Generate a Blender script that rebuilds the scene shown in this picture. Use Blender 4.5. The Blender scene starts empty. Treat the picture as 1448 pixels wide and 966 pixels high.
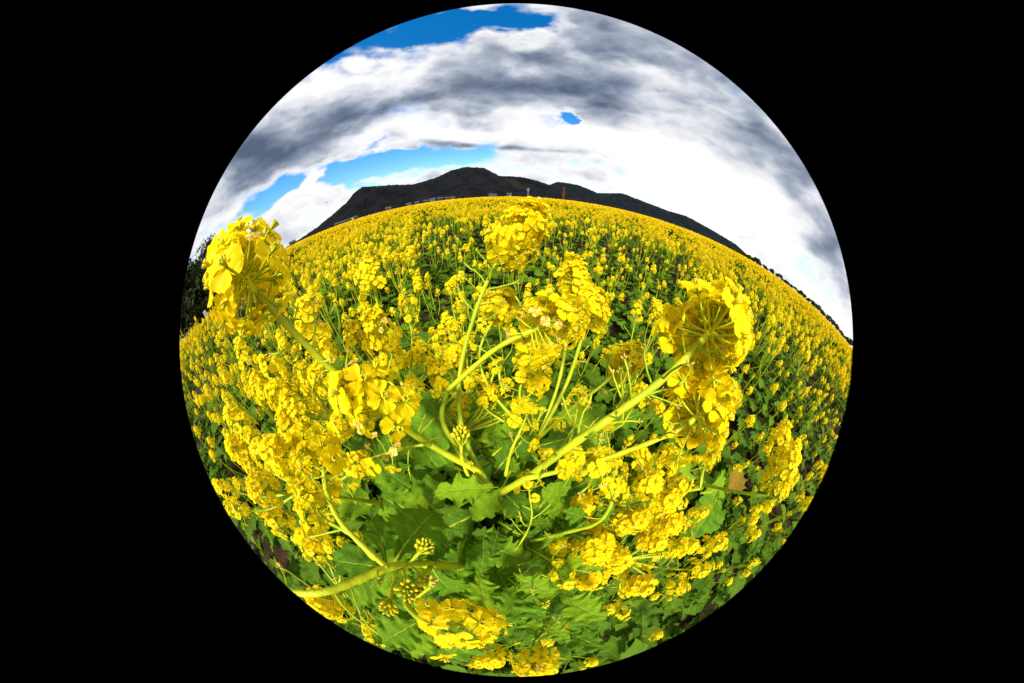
import bpy, math, random
import numpy as np
from mathutils import Vector, Matrix, noise as mnoise

PI = math.pi
R = math.radians
sc = bpy.context.scene
COL = sc.collection
rnd = random.Random(11)

# ------------------------------------------------------------------ camera
CAM = Vector((0.0, 0.0, 1.10))
PITCH, ROLL = R(38.4), R(1.5)
CX, CY, RAD = 730.0, 480.0, 476.0          # image circle of the circular fisheye in the photograph
_f = Vector((0, math.cos(PITCH), -math.sin(PITCH)))
_u0 = Vector((0, math.sin(PITCH), math.cos(PITCH)))
_x = Vector((1, 0, 0))
_r = _x * math.cos(ROLL) + _u0 * math.sin(ROLL)
_u = _u0 * math.cos(ROLL) - _x * math.sin(ROLL)
cd = bpy.data.cameras.new('camera')
cam = bpy.data.objects.new('camera', cd)
COL.objects.link(cam)
sc.camera = cam
sc.render.engine = 'CYCLES'
cd.type = 'PANO'
cd.panorama_type = 'FISHEYE_LENS_POLYNOMIAL'   # linear term only: an equidistant 180 degree fisheye
cd.fisheye_fov = PI
cd.sensor_fit = 'HORIZONTAL'
cd.sensor_width = 36
cd.fisheye_polynomial_k0 = 0
cd.fisheye_polynomial_k1 = -(PI / 2) / (36 * RAD / 1448)
cd.fisheye_polynomial_k2 = cd.fisheye_polynomial_k3 = cd.fisheye_polynomial_k4 = 0
cd.shift_x, cd.shift_y = -0.0041, -0.0021
cd.clip_start, cd.clip_end = 0.005, 12000
m = Matrix((_r, _u, -_f)).transposed().to_4x4()
m.translation = CAM
cam.matrix_world = m


def ray(px, py):
    dx, dy = px - CX, CY - py
    rho = math.hypot(dx, dy) or 1e-6
    t = rho / RAD * PI / 2
    return (_r * (dx / rho) + _u * (dy / rho)) * math.sin(t) + _f * math.cos(t)


def at(px, py, d):
    return CAM + ray(px, py) * d


def topix(p):
    v = (p - CAM).normalized()
    t = math.acos(max(-1, min(1, v.dot(_f))))
    a, b = v.dot(_r), v.dot(_u)
    h = math.hypot(a, b) or 1e-6
    rho = t / (PI / 2) * RAD
    return CX + a / h * rho, CY - b / h * rho, t


def azel(px, py):
    v = ray(px, py)
    return math.atan2(v.x, v.y), math.asin(max(-1, min(1, v.z)))


# ------------------------------------------------------------------ exposure
sc.view_settings.view_transform = 'Standard'
sc.view_settings.look = 'None'
sc.view_settings.exposure = 1.1
sc.view_settings.gamma = 1
sc.cycles.max_bounces = 5
sc.cycles.diffuse_bounces = 3
sc.cycles.transmission_bounces = 4
sc.cycles.transparent_max_bounces = 4
sc.cycles.caustics_reflective = sc.cycles.caustics_refractive = False

# ------------------------------------------------------------------ sky
SUN_AZ, SUN_EL = R(188), R(55)
w = bpy.data.worlds.new('World')
sc.world = w
w.use_nodes = True
nt = w.node_tree
nt.nodes.clear()


class NT:
    def __init__(s, t): s.t = t

    def n(s, kind, **k):
        x = s.t.nodes.new(kind)
        for a, b in k.items(): setattr(x, a, b)
        return x

    def set(s, sock, v):
        if isinstance(v, bpy.types.NodeSocket): s.t.links.new(v, sock)
        else: sock.default_value = v

    def m(s, op, a, b=None, c=None, clamp=False):
        x = s.n('ShaderNodeMath', operation=op, use_clamp=clamp)
        s.set(x.inputs[0], a)
        if b is not None: s.set(x.inputs[1], b)
        if c is not None: s.set(x.inputs[2], c)
        return x.outputs[0]

    def v(s, op, a, b=None, out=0):
        x = s.n('ShaderNodeVectorMath', operation=op)
        s.set(x.inputs[0], a)
        if b is not None: s.set(x.inputs[1], b)
        return x.outputs[out]

    def noise(s, vec, scale, detail=4, rough=.5, col=False):
        x = s.n('ShaderNodeTexNoise')
        if vec is not None: s.set(x.inputs['Vector'], vec)
        x.inputs['Scale'].default_value = scale
        x.inputs['Detail'].default_value = detail
        x.inputs['Roughness'].default_value = rough
        return x.outputs['Color' if col else 0]

    def ramp(s, f, lo, hi, a=0., b=1., smooth=True):
        x = s.n('ShaderNodeMapRange', interpolation_type='SMOOTHSTEP' if smooth else 'LINEAR')
        s.set(x.inputs[0], f)
        for i, q in enumerate((lo, hi, a, b)): x.inputs[i + 1].default_value = q
        return x.outputs[0]

    def mix(s, f, a, b, blend='MIX'):
        x = s.n('ShaderNodeMix', data_type='RGBA', blend_type=blend)
        s.set(x.inputs[0], f); s.set(x.inputs[6], a); s.set(x.inputs[7], b)
        return x.outputs[2]


N = NT(nt)
tc = N.n('ShaderNodeTexCoord')
dirv = tc.outputs['Generated']
sep = N.n('ShaderNodeSeparateXYZ')
nt.links.new(dirv, sep.inputs[0])
az = N.m('ARCTAN2', sep.outputs[0], sep.outputs[1])
el = N.m('ARCSINE', sep.outputs[2])
comb = N.n('ShaderNodeCombineXYZ')
nt.links.new(az, comb.inputs[0]); nt.links.new(el, comb.inputs[1])
flat = N.v('MULTIPLY', dirv, (1, 1, 2.0))
warp = N.v('MULTIPLY', N.v('SUBTRACT', N.noise(flat, 3.2, 5, .55, True), (.5, .5, .5)), (.55, .26, 0))
pos = N.v('ADD', comb.outputs[0], warp)
warp2 = N.v('MULTIPLY', N.v('SUBTRACT', N.noise(flat, 3.2, 1.5, .45, True), (.5, .5, .5)), (.55, .26, 0))
pos2 = N.v('ADD', comb.outputs[0], warp2)


def blob(px, py, sa, se, pos):
    a, e = azel(px, py)
    d = N.v('MULTIPLY', N.v('SUBTRACT', pos, (a, e, 0)), (1 / R(sa), 1 / R(se), 0))
    return N.m('POWER', math.exp(-1), N.v('DOT_PRODUCT', d, d, out=1))


def total(lst, pos=pos):
    s = None
    for px, py, sa, se, wt in lst:
        g = blob(px, py, sa, se, pos)
        s = N.m('MULTIPLY', g, wt) if s is None else N.m('MULTIPLY_ADD', g, wt, s)
    return s


cover = [(690, 25, 18, 2.6, -1.2), (570, 48, 14, 2.2, -1.0), (470, 82, 12, 2.0, -.8), (480, 240, 12, 3.2, -1.6), (520, 250, 6, 2, -.6), (400, 270, 8, 2.6, -1.1),
         (560, 228, 11, 1.8, -1.1), (640, 225, 9, 1.6, -.8), (785, 170, 3.6, 1.1, -1.6), (345, 260, 4, 2, -.5),
         (436, 256, 6, 2.4, 2.2), (430, 288, 12, 2.4, 1.2), (940, 160, 20, 8, .7), (400, 195, 16, 6, .7), (330, 230, 10, 6, .5), (860, 50, 22, 6, .8), (590, 195, 14, 2.0, .6), (720, 130, 30, 6, .6), (1000, 240, 30, 8, .8)]
dark = [(350, 215, 9, 6, .60), (420, 190, 14, 5, .65), (530, 158, 14, 4.5, .55), (650, 130, 14, 6, .50), (780, 132, 16, 4.5, .75),
        (880, 140, 9, 5, .40), (990, 110, 18, 6, .50), (1060, 180, 10, 6, .55), (1125, 265, 7, 5, .55), (1165, 345, 6, 3, .6), (720, 72, 20, 5, .42),
        (860, 55, 20, 6, .50), (650, 205, 12, 1.4, .75), (750, 212, 11, 1.2, .65), (860, 225, 7, 1.5, .4), (410, 300, 8, 1.0, .3), (960, 235, 5, 1.5, .3),
        (560, 85, 10, 3.0, -.55), (465, 118, 8, 3.5, -.45), (720, 45, 8, 2, -.5), (640, 185, 16, 2.2, -.8), (830, 190, 14, 2.4, -.9), (900, 225, 16, 4, -.9),
        (1000, 275, 18, 7, -1.0), (940, 110, 7, 4, -.3), (430, 285, 12, 2.5, -.4), (440, 250, 6, 2, -.5), (330, 270, 6, 5, -.2)]
fb1 = N.noise(flat, 4.5, 9, .56)
def puff(vec, sc_):
    x = N.n('ShaderNodeTexVoronoi', feature='SMOOTH_F1')
    N.set(x.inputs['Vector'], vec)
    x.inputs['Scale'].default_value = sc_; x.inputs['Detail'].default_value = 2; x.inputs['Roughness'].default_value = .5
    x.inputs['Smoothness'].default_value = .35
    return x.outputs[0]
wv = N.v('ADD', flat, N.v('MULTIPLY', N.noise(flat, 7, 4, .55, True), (.10, .10, .10)))
pf1 = puff(wv, 9)
pf2 = puff(N.v('ADD', wv, (.012, .006, .038)), 9)
fb2 = N.noise(flat, 2.4, 4, .5)
D = N.m('ADD', N.m('MULTIPLY_ADD', fb1, 1.5, .32), total(cover))
D = N.m('MULTIPLY_ADD', pf1, -.40, D)
alpha = N.ramp(D, .24, .84)
S = N.m('ADD', N.m('MULTIPLY_ADD', fb2, 1.0, -.26), total(dark, pos2))
S = N.m('MULTIPLY_ADD', N.m('SUBTRACT', fb1, .5), .30, S)
S = N.m('MULTIPLY_ADD', N.m('SUBTRACT', pf1, pf2), .35, S)
S = N.m('SUBTRACT', S, N.ramp(D, .55, 1.05, .38, 0))
S = N.m('MULTIPLY_ADD', pf1, -.15, S)
shade = N.ramp(S, -.20, 1.0, smooth=False)
cr = N.n('ShaderNodeValToRGB')
nt.links.new(shade, cr.inputs[0])
ce = cr.color_ramp
ce.elements[0].color = (1.0, 1.0, 1.0, 1)
ce.elements[1].color = (.10, .135, .21, 1)
for p_, c_ in ((.22, (.80, .82, .87, 1)), (.5, (.42, .47, .57, 1)), (.75, (.20, .245, .34, 1))):
    q = ce.elements.new(p_); q.color = c_
skyt = N.n('ShaderNodeTexSky', sky_type='NISHITA', sun_disc=False)
skyt.sun_elevation, skyt.sun_rotation = SUN_EL, SUN_AZ
skyt.dust_density, skyt.ozone_density = .4, 2.0
hs = N.n('ShaderNodeHueSaturation')
hs.inputs['Saturation'].default_value = 1.45
nt.links.new(skyt.outputs[0], hs.inputs['Color'])
b1 = N.n('ShaderNodeBackground'); nt.links.new(hs.outputs[0], b1.inputs[0]); b1.inputs[1].default_value = .105
b2 = N.n('ShaderNodeBackground'); nt.links.new(cr.outputs[0], b2.inputs[0]); b2.inputs[1].default_value = 0.47
mx = N.n('ShaderNodeMixShader')
wo = N.n('ShaderNodeOutputWorld')
nt.links.new(alpha, mx.inputs[0]); nt.links.new(b1.outputs[0], mx.inputs[1]); nt.links.new(b2.outputs[0], mx.inputs[2])
nt.links.new(mx.outputs[0], wo.inputs[0])
w.cycles.sampling_method = 'MANUAL'
w.cycles.sample_map_resolution = 512

sl = bpy.data.lights.new('sun', 'SUN')
sl.energy, sl.angle, sl.color = 3.5, R(9), (1, .95, .86)
sun = bpy.data.objects.new('sun', sl)
COL.objects.link(sun)
sd = Vector((math.sin(SUN_AZ) * math.cos(SUN_EL), math.cos(SUN_AZ) * math.cos(SUN_EL), math.sin(SUN_EL)))
sun.rotation_euler = sd.to_track_quat('Z', 'Y').to_euler()
sun.location = sd * 50

# ------------------------------------------------------------------ materials
MATS = {}


def mat(name, fn):
    mt = bpy.data.materials.new(name)
    mt.use_nodes = True
    t = mt.node_tree
    t.nodes.clear()
    fn(NT(t), t)
    MATS[name] = mt
    return mt


def finish(n, t, col, rough=.6, spec=.2, trans=0., tcol=None, bump=None, bstr=.3, bdist=.001):
    p = n.n('ShaderNodeBsdfPrincipled')
    n.set(p.inputs['Base Color'], col)
    n.set(p.inputs['Roughness'], rough)
    p.inputs['Specular IOR Level'].default_value = spec
    o = n.n('ShaderNodeOutputMaterial')
    if bump is not None:
        b = n.n('ShaderNodeBump')
        b.inputs['Strength'].default_value = bstr
        b.inputs['Distance'].default_value = bdist
        n.set(b.inputs['Height'], bump)
        t.links.new(b.outputs[0], p.inputs['Normal'])
    if trans:
        tr = n.n('ShaderNodeBsdfTranslucent')
        n.set(tr.inputs[0], tcol if tcol is not None else col)
        mxs = n.n('ShaderNodeMixShader')
        mxs.inputs[0].default_value = trans
        t.links.new(p.outputs[0], mxs.inputs[1]); t.links.new(tr.outputs[0], mxs.inputs[2])
        t.links.new(mxs.outputs[0], o.inputs[0])
    else:
        t.links.new(p.outputs[0], o.inputs[0])


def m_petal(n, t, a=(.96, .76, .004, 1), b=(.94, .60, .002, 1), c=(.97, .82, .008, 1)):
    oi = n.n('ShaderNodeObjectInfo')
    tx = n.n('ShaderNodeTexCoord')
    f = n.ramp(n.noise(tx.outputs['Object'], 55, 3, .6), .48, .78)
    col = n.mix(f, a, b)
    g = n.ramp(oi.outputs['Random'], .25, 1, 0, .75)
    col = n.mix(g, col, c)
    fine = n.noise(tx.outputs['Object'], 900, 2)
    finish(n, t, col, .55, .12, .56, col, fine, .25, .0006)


mat('petal', m_petal)
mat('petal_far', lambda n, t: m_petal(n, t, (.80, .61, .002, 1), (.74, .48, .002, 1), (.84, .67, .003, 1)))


def m_wilt(n, t):
    tx = n.n('ShaderNodeTexCoord')
    f = n.noise(tx.outputs['Object'], 160, 3)
    finish(n, t, n.mix(n.ramp(f, .4, .65), (.80, .60, .13, 1), (.50, .30, .04, 1)), .7, .1, .3)


mat('wilted', m_wilt)


def m_stalk(n, t):
    tx = n.n('ShaderNodeTexCoord')
    oi = n.n('ShaderNodeObjectInfo')
    f = n.noise(tx.outputs['Object'], 25, 4)
    col = n.mix(n.ramp(f, .35, .7), (.34, .42, .010, 1), (.52, .54, .014, 1))
    col = n.mix(n.ramp(oi.outputs['Random'], .5, 1, 0, .5), col, (.24, .37, .012, 1))
    col = n.mix(n.ramp(n.noise(tx.outputs['Object'], 130, 5, .7), .60, .72, 0, .6), col, (.30, .22, .03, 1))
    finish(n, t, col, .5, .2, .12, None, n.noise(tx.outputs['Object'], 400, 3), .5, .0012)


mat('stalk', m_stalk)


def m_bud(n, t):
    tx = n.n('ShaderNodeTexCoord')
    f = n.noise(tx.outputs['Object'], 140, 2)
    finish(n, t, n.mix(n.ramp(f, .4, .6), (.42, .46, .015, 1), (.82, .58, .006, 1)), .5, .2, .15)


mat('bud', m_bud)


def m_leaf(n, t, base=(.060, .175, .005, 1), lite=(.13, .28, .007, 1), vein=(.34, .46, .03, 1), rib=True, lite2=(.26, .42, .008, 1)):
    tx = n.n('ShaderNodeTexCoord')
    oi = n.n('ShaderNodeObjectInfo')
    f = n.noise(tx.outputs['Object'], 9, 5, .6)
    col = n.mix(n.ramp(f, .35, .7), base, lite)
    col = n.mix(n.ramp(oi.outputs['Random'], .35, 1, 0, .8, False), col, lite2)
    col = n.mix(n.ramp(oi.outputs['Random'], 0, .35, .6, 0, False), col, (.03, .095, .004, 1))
    bump = None
    if rib:
        sp = n.n('ShaderNodeSeparateXYZ')
        t.links.new(tx.outputs['UV'], sp.inputs[0])
        au = n.m('ABSOLUTE', n.m('SUBTRACT', sp.outputs[0], .5))
        mid = n.ramp(au, .0, .035, 1, 0)
        ph = n.m('FRACT', n.m('MULTIPLY', n.m('MULTIPLY_ADD', au, -.55, sp.outputs[1]), 9))
        lat = n.ramp(n.m('ABSOLUTE', n.m('SUBTRACT', ph, .5)), .0, .10, 1, 0)
        vo = n.n('ShaderNodeTexVoronoi', feature='DISTANCE_TO_EDGE')
        t.links.new(n.v('MULTIPLY', tx.outputs['UV'], (14, 34, 1)), vo.inputs['Vector'])
        vo.inputs['Scale'].default_value = 1
        net = n.ramp(vo.outputs[0], 0, .14, .28, 0)
        vv = n.m('MAXIMUM', n.m('MAXIMUM', mid, n.m('MULTIPLY', lat, .5)), net)
        col = n.mix(n.m('MULTIPLY', vv, .75), col, vein)
        col = n.mix(n.ramp(n.noise(tx.outputs['Object'], 2.5, 4, .6), .62, .72, 0, .7), col, (.33, .27, .02, 1))
        bump = n.m('MULTIPLY', vv, -1)
    finish(n, t, col, .62, .12 if rib else .02, .30, n.mix(.5, col, (.17, .40, .004, 1)), bump, .6, .004)


mat('leaf', m_leaf)
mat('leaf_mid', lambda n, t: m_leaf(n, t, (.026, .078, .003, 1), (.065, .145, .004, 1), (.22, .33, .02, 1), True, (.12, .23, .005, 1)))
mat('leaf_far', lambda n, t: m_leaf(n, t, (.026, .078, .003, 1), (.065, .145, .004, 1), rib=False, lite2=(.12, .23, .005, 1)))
mat('leaf_dry', lambda n, t: finish(n, t, n.mix(n.ramp(n.noise(n.n('ShaderNodeTexCoord').outputs['Object'], 12, 4), .4, .6), (.30, .14, .015, 1), (.22, .20, .02, 1)), .7, .1, .3))


def m_soil(n, t):
    tx = n.n('ShaderNodeTexCoord')
    a = n.noise(tx.outputs['Object'], 6, 8, .65)
    finish(n, t, n.mix(n.ramp(a, .35, .7), (.014, .008, .003, 1), (.045, .026, .009, 1)), .9, .1, 0, None, a, 1, .05)


mat('soil', m_soil)


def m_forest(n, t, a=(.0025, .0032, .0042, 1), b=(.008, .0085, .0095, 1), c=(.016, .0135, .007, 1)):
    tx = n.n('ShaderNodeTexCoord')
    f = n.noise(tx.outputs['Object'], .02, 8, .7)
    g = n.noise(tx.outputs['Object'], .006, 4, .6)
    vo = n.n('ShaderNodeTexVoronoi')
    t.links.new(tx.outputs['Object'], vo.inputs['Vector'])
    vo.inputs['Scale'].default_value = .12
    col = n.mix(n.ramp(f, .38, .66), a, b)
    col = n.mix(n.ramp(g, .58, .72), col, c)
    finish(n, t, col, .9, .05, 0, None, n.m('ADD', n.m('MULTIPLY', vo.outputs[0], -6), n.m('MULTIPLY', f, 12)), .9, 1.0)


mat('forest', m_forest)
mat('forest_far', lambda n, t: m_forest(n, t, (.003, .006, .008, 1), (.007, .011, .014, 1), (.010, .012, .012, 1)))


def m_plain(name, col, rough=.7, sc_=3., amt=.25):
    def f(n, t):
        tx = n.n('ShaderNodeTexCoord')
        q = n.noise(tx.outputs['Object'], sc_, 5, .6)
        d = tuple(x * (1 - amt) for x in col[:3]) + (1,)
        finish(n, t, n.mix(n.ramp(q, .35, .65), d, tuple(col[:3]) + (1,)), rough, .2)
    return mat(name, f)


m_plain('bark', (.09, .07, .05), .9, 8, .5)
m_plain('render_white', (.12, .115, .11), .8)
m_plain('paint_white', (.78, .78, .76), .6)
m_plain('render_grey', (.045, .045, .048), .8)
m_plain('roof_tile', (.05, .05, .055), .6)
m_plain('roof_brown', (.07, .05, .045), .7)
m_plain('glass_dark', (.03, .035, .045), .15)
m_plain('metal_grey', (.3, .31, .32), .4)
m_plain('bird', (.03, .03, .035), .8)
m_plain('bank_grass', (.15, .15, .035), .9, 1.2, .55)
m_plain('rust_leaf', (.27, .075, .02), .9, 4, .5)


def m_ever(n, t, a=(.012, .022, .005, 1), b=(.05, .062, .012, 1)):
    tx = n.n('ShaderNodeTexCoord')
    finish(n, t, n.mix(n.ramp(n.noise(tx.outputs['Object'], 1.3, 4, .6), .35, .7), a, b), .7, .15, .25)


mat('evergreen', m_ever)


def m_canopy(n, t):
    tx = n.n('ShaderNodeTexCoord')
    a = n.noise(tx.outputs['Object'], 1.6, 6, .7)
    b = n.noise(tx.outputs['Object'], .12, 3, .6)
    col = n.mix(n.ramp(a, .40, .56), (.10, .15, .004, 1), (.74, .54, .003, 1))
    col = n.mix(n.ramp(b, .5, .7, 0, .6), col, (.40, .38, .003, 1))
    finish(n, t, col, .8, .05, .2, None, a, 1, .3)


mat('canopy', m_canopy)


# ------------------------------------------------------------------ mesh helpers
class MB:
    def __init__(s):
        s.v, s.f, s.mi, s.uv = [], [], [], []

    def add(s, vs, fs, mi=0, uv=None, M=None):
        b = len(s.v)
        s.v += [tuple(M @ Vector(q)) for q in vs] if M is not None else [tuple(q) for q in vs]
        for f in fs:
            s.f.append(tuple(i + b for i in f)); s.mi.append(mi)
        s.uv += uv if uv else [(0, 0)] * len(vs)

    def grid(s, P, mi=0, UV=None):
        nu, nv = len(P), len(P[0])
        vs = [p for row in P for p in row]
        uv = [q for row in UV for q in row] if UV else None
        fs = [(i * nv + j, (i + 1) * nv + j, (i + 1) * nv + j + 1, i * nv + j + 1) for i in range(nu - 1) for j in range(nv - 1)]
        s.add(vs, fs, mi, uv)

    def tube(s, pts, rad, seg=6, mi=0, cap=True):
        pts = [Vector(p) for p in pts]
        n = len(pts)
        prev = None
        rings = []
        for i, p in enumerate(pts):
            d = (pts[min(i + 1, n - 1)] - pts[max(i - 1, 0)]).normalized()
            if prev is None:
                a = d.orthogonal().normalized()
            else:
                a = (prev - d * prev.dot(d)).normalized()
            prev = a
            b = d.cross(a)
            r_ = rad[i] if isinstance(rad, (list, tuple)) else rad
            rings.append([p + (a * math.cos(2 * PI * k / seg) + b * math.sin(2 * PI * k / seg)) * r_ for k in range(seg)])
        vs = [q for rg in rings for q in rg]
        fs = [(i * seg + k, i * seg + (k + 1) % seg, (i + 1) * seg + (k + 1) % seg, (i + 1) * seg + k) for i in range(n - 1) for k in range(seg)]
        if cap:
            fs.append(tuple(range(seg))[::-1]); fs.append(tuple((n - 1) * seg + k for k in range(seg)))
        s.add(vs, fs, mi)

    def ell(s, c, ax, ln, wd, mi=0, seg=6, rings=3):
        ax = Vector(ax).normalized()
        a = ax.orthogonal().normalized(); b = ax.cross(a)
        c = Vector(c)
        vs = [c - ax * ln]
        for i in range(1, rings + 1):
            t = PI * i / (rings + 1)
            for k in range(seg):
                q = 2 * PI * k / seg
                vs.append(c - ax * ln * math.cos(t) + (a * math.cos(q) + b * math.sin(q)) * wd * math.sin(t))
        vs.append(c + ax * ln)
        fs = [(0, 1 + (k + 1) % seg, 1 + k) for k in range(seg)]
        for i in range(rings - 1):
            o = 1 + i * seg
            fs += [(o + k, o + (k + 1) % seg, o + seg + (k + 1) % seg, o + seg + k) for k in range(seg)]
        o = 1 + (rings - 1) * seg
        fs += [(o + k, o + (k + 1) % seg, len(vs) - 1) for k in range(seg)]
        s.add(vs, fs, mi)

    def box(s, lo, hi, mi=0):
        x0, y0, z0 = lo; x1, y1, z1 = hi
        s.add([(x0, y0, z0), (x1, y0, z0), (x1, y1, z0), (x0, y1, z0), (x0, y0, z1), (x1, y0, z1), (x1, y1, z1), (x0, y1, z1)],
              [(0, 3, 2, 1), (4, 5, 6, 7), (0, 1, 5, 4), (1, 2, 6, 5), (2, 3, 7, 6), (3, 0, 4, 7)], mi)

    def mesh(s, name, mats, smooth=True):
        me = bpy.data.meshes.new(name)
        me.from_pydata(s.v, [], s.f)
        for q in mats: me.materials.append(MATS[q])
        if len(mats) > 1: me.polygons.foreach_set('material_index', s.mi)
        if any(u != (0, 0) for u in s.uv):
            uvl = me.uv_layers.new(name='UVMap')
            li = np.zeros(len(me.loops), dtype=np.int32)
            me.loops.foreach_get('vertex_index', li)
            uvl.data.foreach_set('uv', np.array(s.uv, dtype=np.float32)[li].ravel())
        if smooth: me.polygons.foreach_set('use_smooth', [True] * len(me.polygons))
        me.update()
        return me


def obj(name, me, parent=None, M=None, loc=None):
    o = bpy.data.objects.new(name, me)
    COL.objects.link(o)
    if parent is not None: o.parent = parent
    if M is not None: o.matrix_local = M
    if loc is not None: o.location = loc
    return o


def tag(o, label=None, cat=None, group=None, kind=None):
    if label: o['label'] = label
    if cat: o['category'] = cat
    if group: o['group'] = group
    if kind: o['kind'] = kind
    return o


def frame(p, axis, spin=0., s=1.):
    q = Vector(axis).normalized().to_track_quat('Z', 'Y').to_matrix().to_4x4()
    return Matrix.Translation(p) @ q @ Matrix.Rotation(spin, 4, 'Z') @ (Matrix.Diagonal((s, s, s, 1)) if not isinstance(s, tuple) else Matrix.Diagonal((*s, 1)))


def spline(P, per=6):
    P = [Vector(p) for p in P]
    Q = [P[0] * 2 - P[1]] + P + [P[-1] * 2 - P[-2]]
    out = []
    for i in range(1, len(Q) - 2):
        a, b, c, d = Q[i - 1:i + 3]
        for k in range(per):
            t = k / per
            out.append(.5 * ((2 * b) + (c - a) * t + (2 * a - 5 * b + 4 * c - d) * t * t + (3 * b - a - 3 * c + d) * t ** 3))
    out.append(P[-1])
    return out


# ------------------------------------------------------------------ flowers
def add_flower(mb, M, rn, lod, mi=0, stam=1, size=1., cupped=None):
    """one four-petalled blossom, facing +Z of M"""
    cup = rn.uniform(.15, .9) if cupped is None else cupped
    for k in range(4):
        a = k * PI / 2 + rn.uniform(-.16, .16)
        ln, wd = .0098 * size * rn.uniform(.85, 1.12), .0060 * size * rn.uniform(.85, 1.15)
        tilt = cup + rn.uniform(-.38, .38)
        if lod == 0: us, vs = (-1, -.72, -.35, 0, .35, .72, 1), (0, .18, .34, .5, .68, .85, 1)
        elif lod == 1: us, vs = (-1, 0, 1), (0, .35, .7, 1)
        else: us, vs = (-1, 1), (.05, .55, 1)
        P = []
        tw = rn.uniform(-.25, .25)
        for u in us:
            row = []
            for v in vs:
                if v < .3: wv = .16 + .5 * (v / .3) ** 2
                else: wv = .66 + .34 * math.sin(min(1, (v - .3) / .38) * PI / 2)
                if v > .72: wv *= math.sqrt(max(.05, 1 - ((v - .72) / .30) ** 2)) if lod < 2 else .7
                x = u * wd * wv
                rr = .0012 * size + ln * v
                # rounded end, bend outward
                rr -= (abs(u) ** 2) * ln * .10 * (v ** 3)
                bend = tilt * (1 - .75 * v)
                z = rr * math.tan(min(1.0, bend)) * .8 + (u * u) * wd * .25 * (1 - v * .6) + tw * u * wd * v
                if lod == 0:
                    z += .0010 * size * math.sin(u * 6 + k * 2 + v * 5 + tw * 20) * v + .0005 * size * math.sin(u * 13 + k) * v * v
                row.append(M @ Vector((math.cos(a) * rr - math.sin(a) * x, math.sin(a) * rr + math.cos(a) * x, z)))
            P.append(row)
        mb.grid(P, mi)
    if stam and lod < 2:
        for k in range(6 if lod == 0 else 1):
            a = k * PI / 3
            q = M @ Vector((0, 0, 0))
            e = M @ Vector((math.cos(a) * .0018 * size, math.sin(a) * .0018 * size, .0065 * size))
            if lod == 0:
                mb.tube([q, e], [.0003 * size, .0007 * size], 4, 2)
            else:
                mb.ell(M @ Vector((0, 0, .003 * size)), M.to_3x3() @ Vector((0, 0, 1)), .003 * size, .0018 * size, 2, 4, 2)


FLOWER = []
for i in range(8):
    mb = MB()
    add_flower(mb, Matrix(), random.Random(40 + i), 0, 0, 1, 1.0, .10 + .13 * i)
    # small green sepals behind the petals
    for k in range(4):
        a = PI / 4 + k * PI / 2
        mb.ell((math.cos(a) * .0022, math.sin(a) * .0022, -.0002), (math.cos(a), math.sin(a), .9), .003, .0009, 1, 4, 2)
    FLOWER.append(mb.mesh('flower', ['petal', 'stalk', 'bud']))
WILT = []
for i in range(3):
    mb = MB()
    add_flower(mb, Matrix(), random.Random(70 + i), 1, 0, 1, .8, 1.1)
    WILT.append(mb.mesh('wilted_flower', ['wilted', 'stalk', 'wilted']))


def head_layout(n, rn, size=1., spread=1., hang=0.):
    """(start on axis, pedicel end, direction) for every blossom of a raceme whose axis is +Z"""
    L = []
    for i in range(n):
        t = i / max(1, n - 1)                    # 0 = lowest, oldest
        a = i * 2.39996 + rn.uniform(-.25, .25)
        h = (-.012 + .036 * t) * size
        eln = (.10 + .95 * t ** 1.3) - hang * (1 - t) + rn.uniform(-.22, .22)
        ln = (.0235 - .009 * t) * size * spread * rn.uniform(.66, 1.3)
        d = Vector((math.cos(a) * math.cos(eln), math.sin(a) * math.cos(eln), math.sin(eln)))
        s0 = Vector((0, 0, h))
        L.append((s0, s0 + d * ln, d))
    return L


def head_base(n, rn, size, lay, buds=14, mb=None, seg=4, bud_r=.0028):
    mb = mb or MB()
    mb.tube([(0, 0, -.02 * size), (0, 0, .03 * size)], [.0022 * size, .0012 * size], 6, 1)
    for s0, e, d in lay:
        midp = (s0 + e) / 2 + Vector((0, 0, -.0015))
        mb.tube([s0, midp, e], .00065 * size if seg > 3 else .0008 * size, seg, 1, False)
    for i in range(buds):
        a = i * 2.39996
        r_ = .0022 * math.sqrt(i) * size
        z = (.034 - .0009 * i) * size
        mb.ell((math.cos(a) * r_, math.sin(a) * r_, z), (math.cos(a) * .5, math.sin(a) * .5, 1), bud_r * 1.5 * size, bud_r * .8 * size, 2, 5, 2)
    return mb


def make_head_mesh(seed, lod, n, size):
    rn = random.Random(seed)
    lay = head_layout(n, rn, size, 1., rn.uniform(0, .5))
    if lod == 1:
        mb = head_base(n, rn, size, lay, 6, None, 3)
        for k in range(7):                       # bare pedicels left below the open blossoms
            a = rn.uniform(0, 6.28); z = -rn.uniform(.015, .06) * size
            d = Vector((math.cos(a), math.sin(a), .5))
            p = Vector((0, 0, z))
            mb.tube([p, p + d * .01 * size, p + d * .02 * size + Vector((0, 0, .003))], .0007 * size, 3, 1, False)
    else:
        mb = MB()
    for s0, e, d in lay:
        nd = (d + Vector((rn.uniform(-.35, .35), rn.uniform(-.35, .35), rn.uniform(-.1, .5)))).normalized()
        add_flower(mb, frame(e, nd, rn.uniform(0, 6)), rn, lod, 0, lod == 1, size * (1.02 if lod == 1 else 1.25))
    return mb


HEAD = [make_head_mesh(100 + i, 1, (20, 16, 24, 13, 18, 22, 15)[i], (1, .9, 1.05, .8, .95, 1.1, .85)[i]).mesh('flower_head', ['petal', 'stalk', 'bud']) for i in range(7)]


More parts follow.
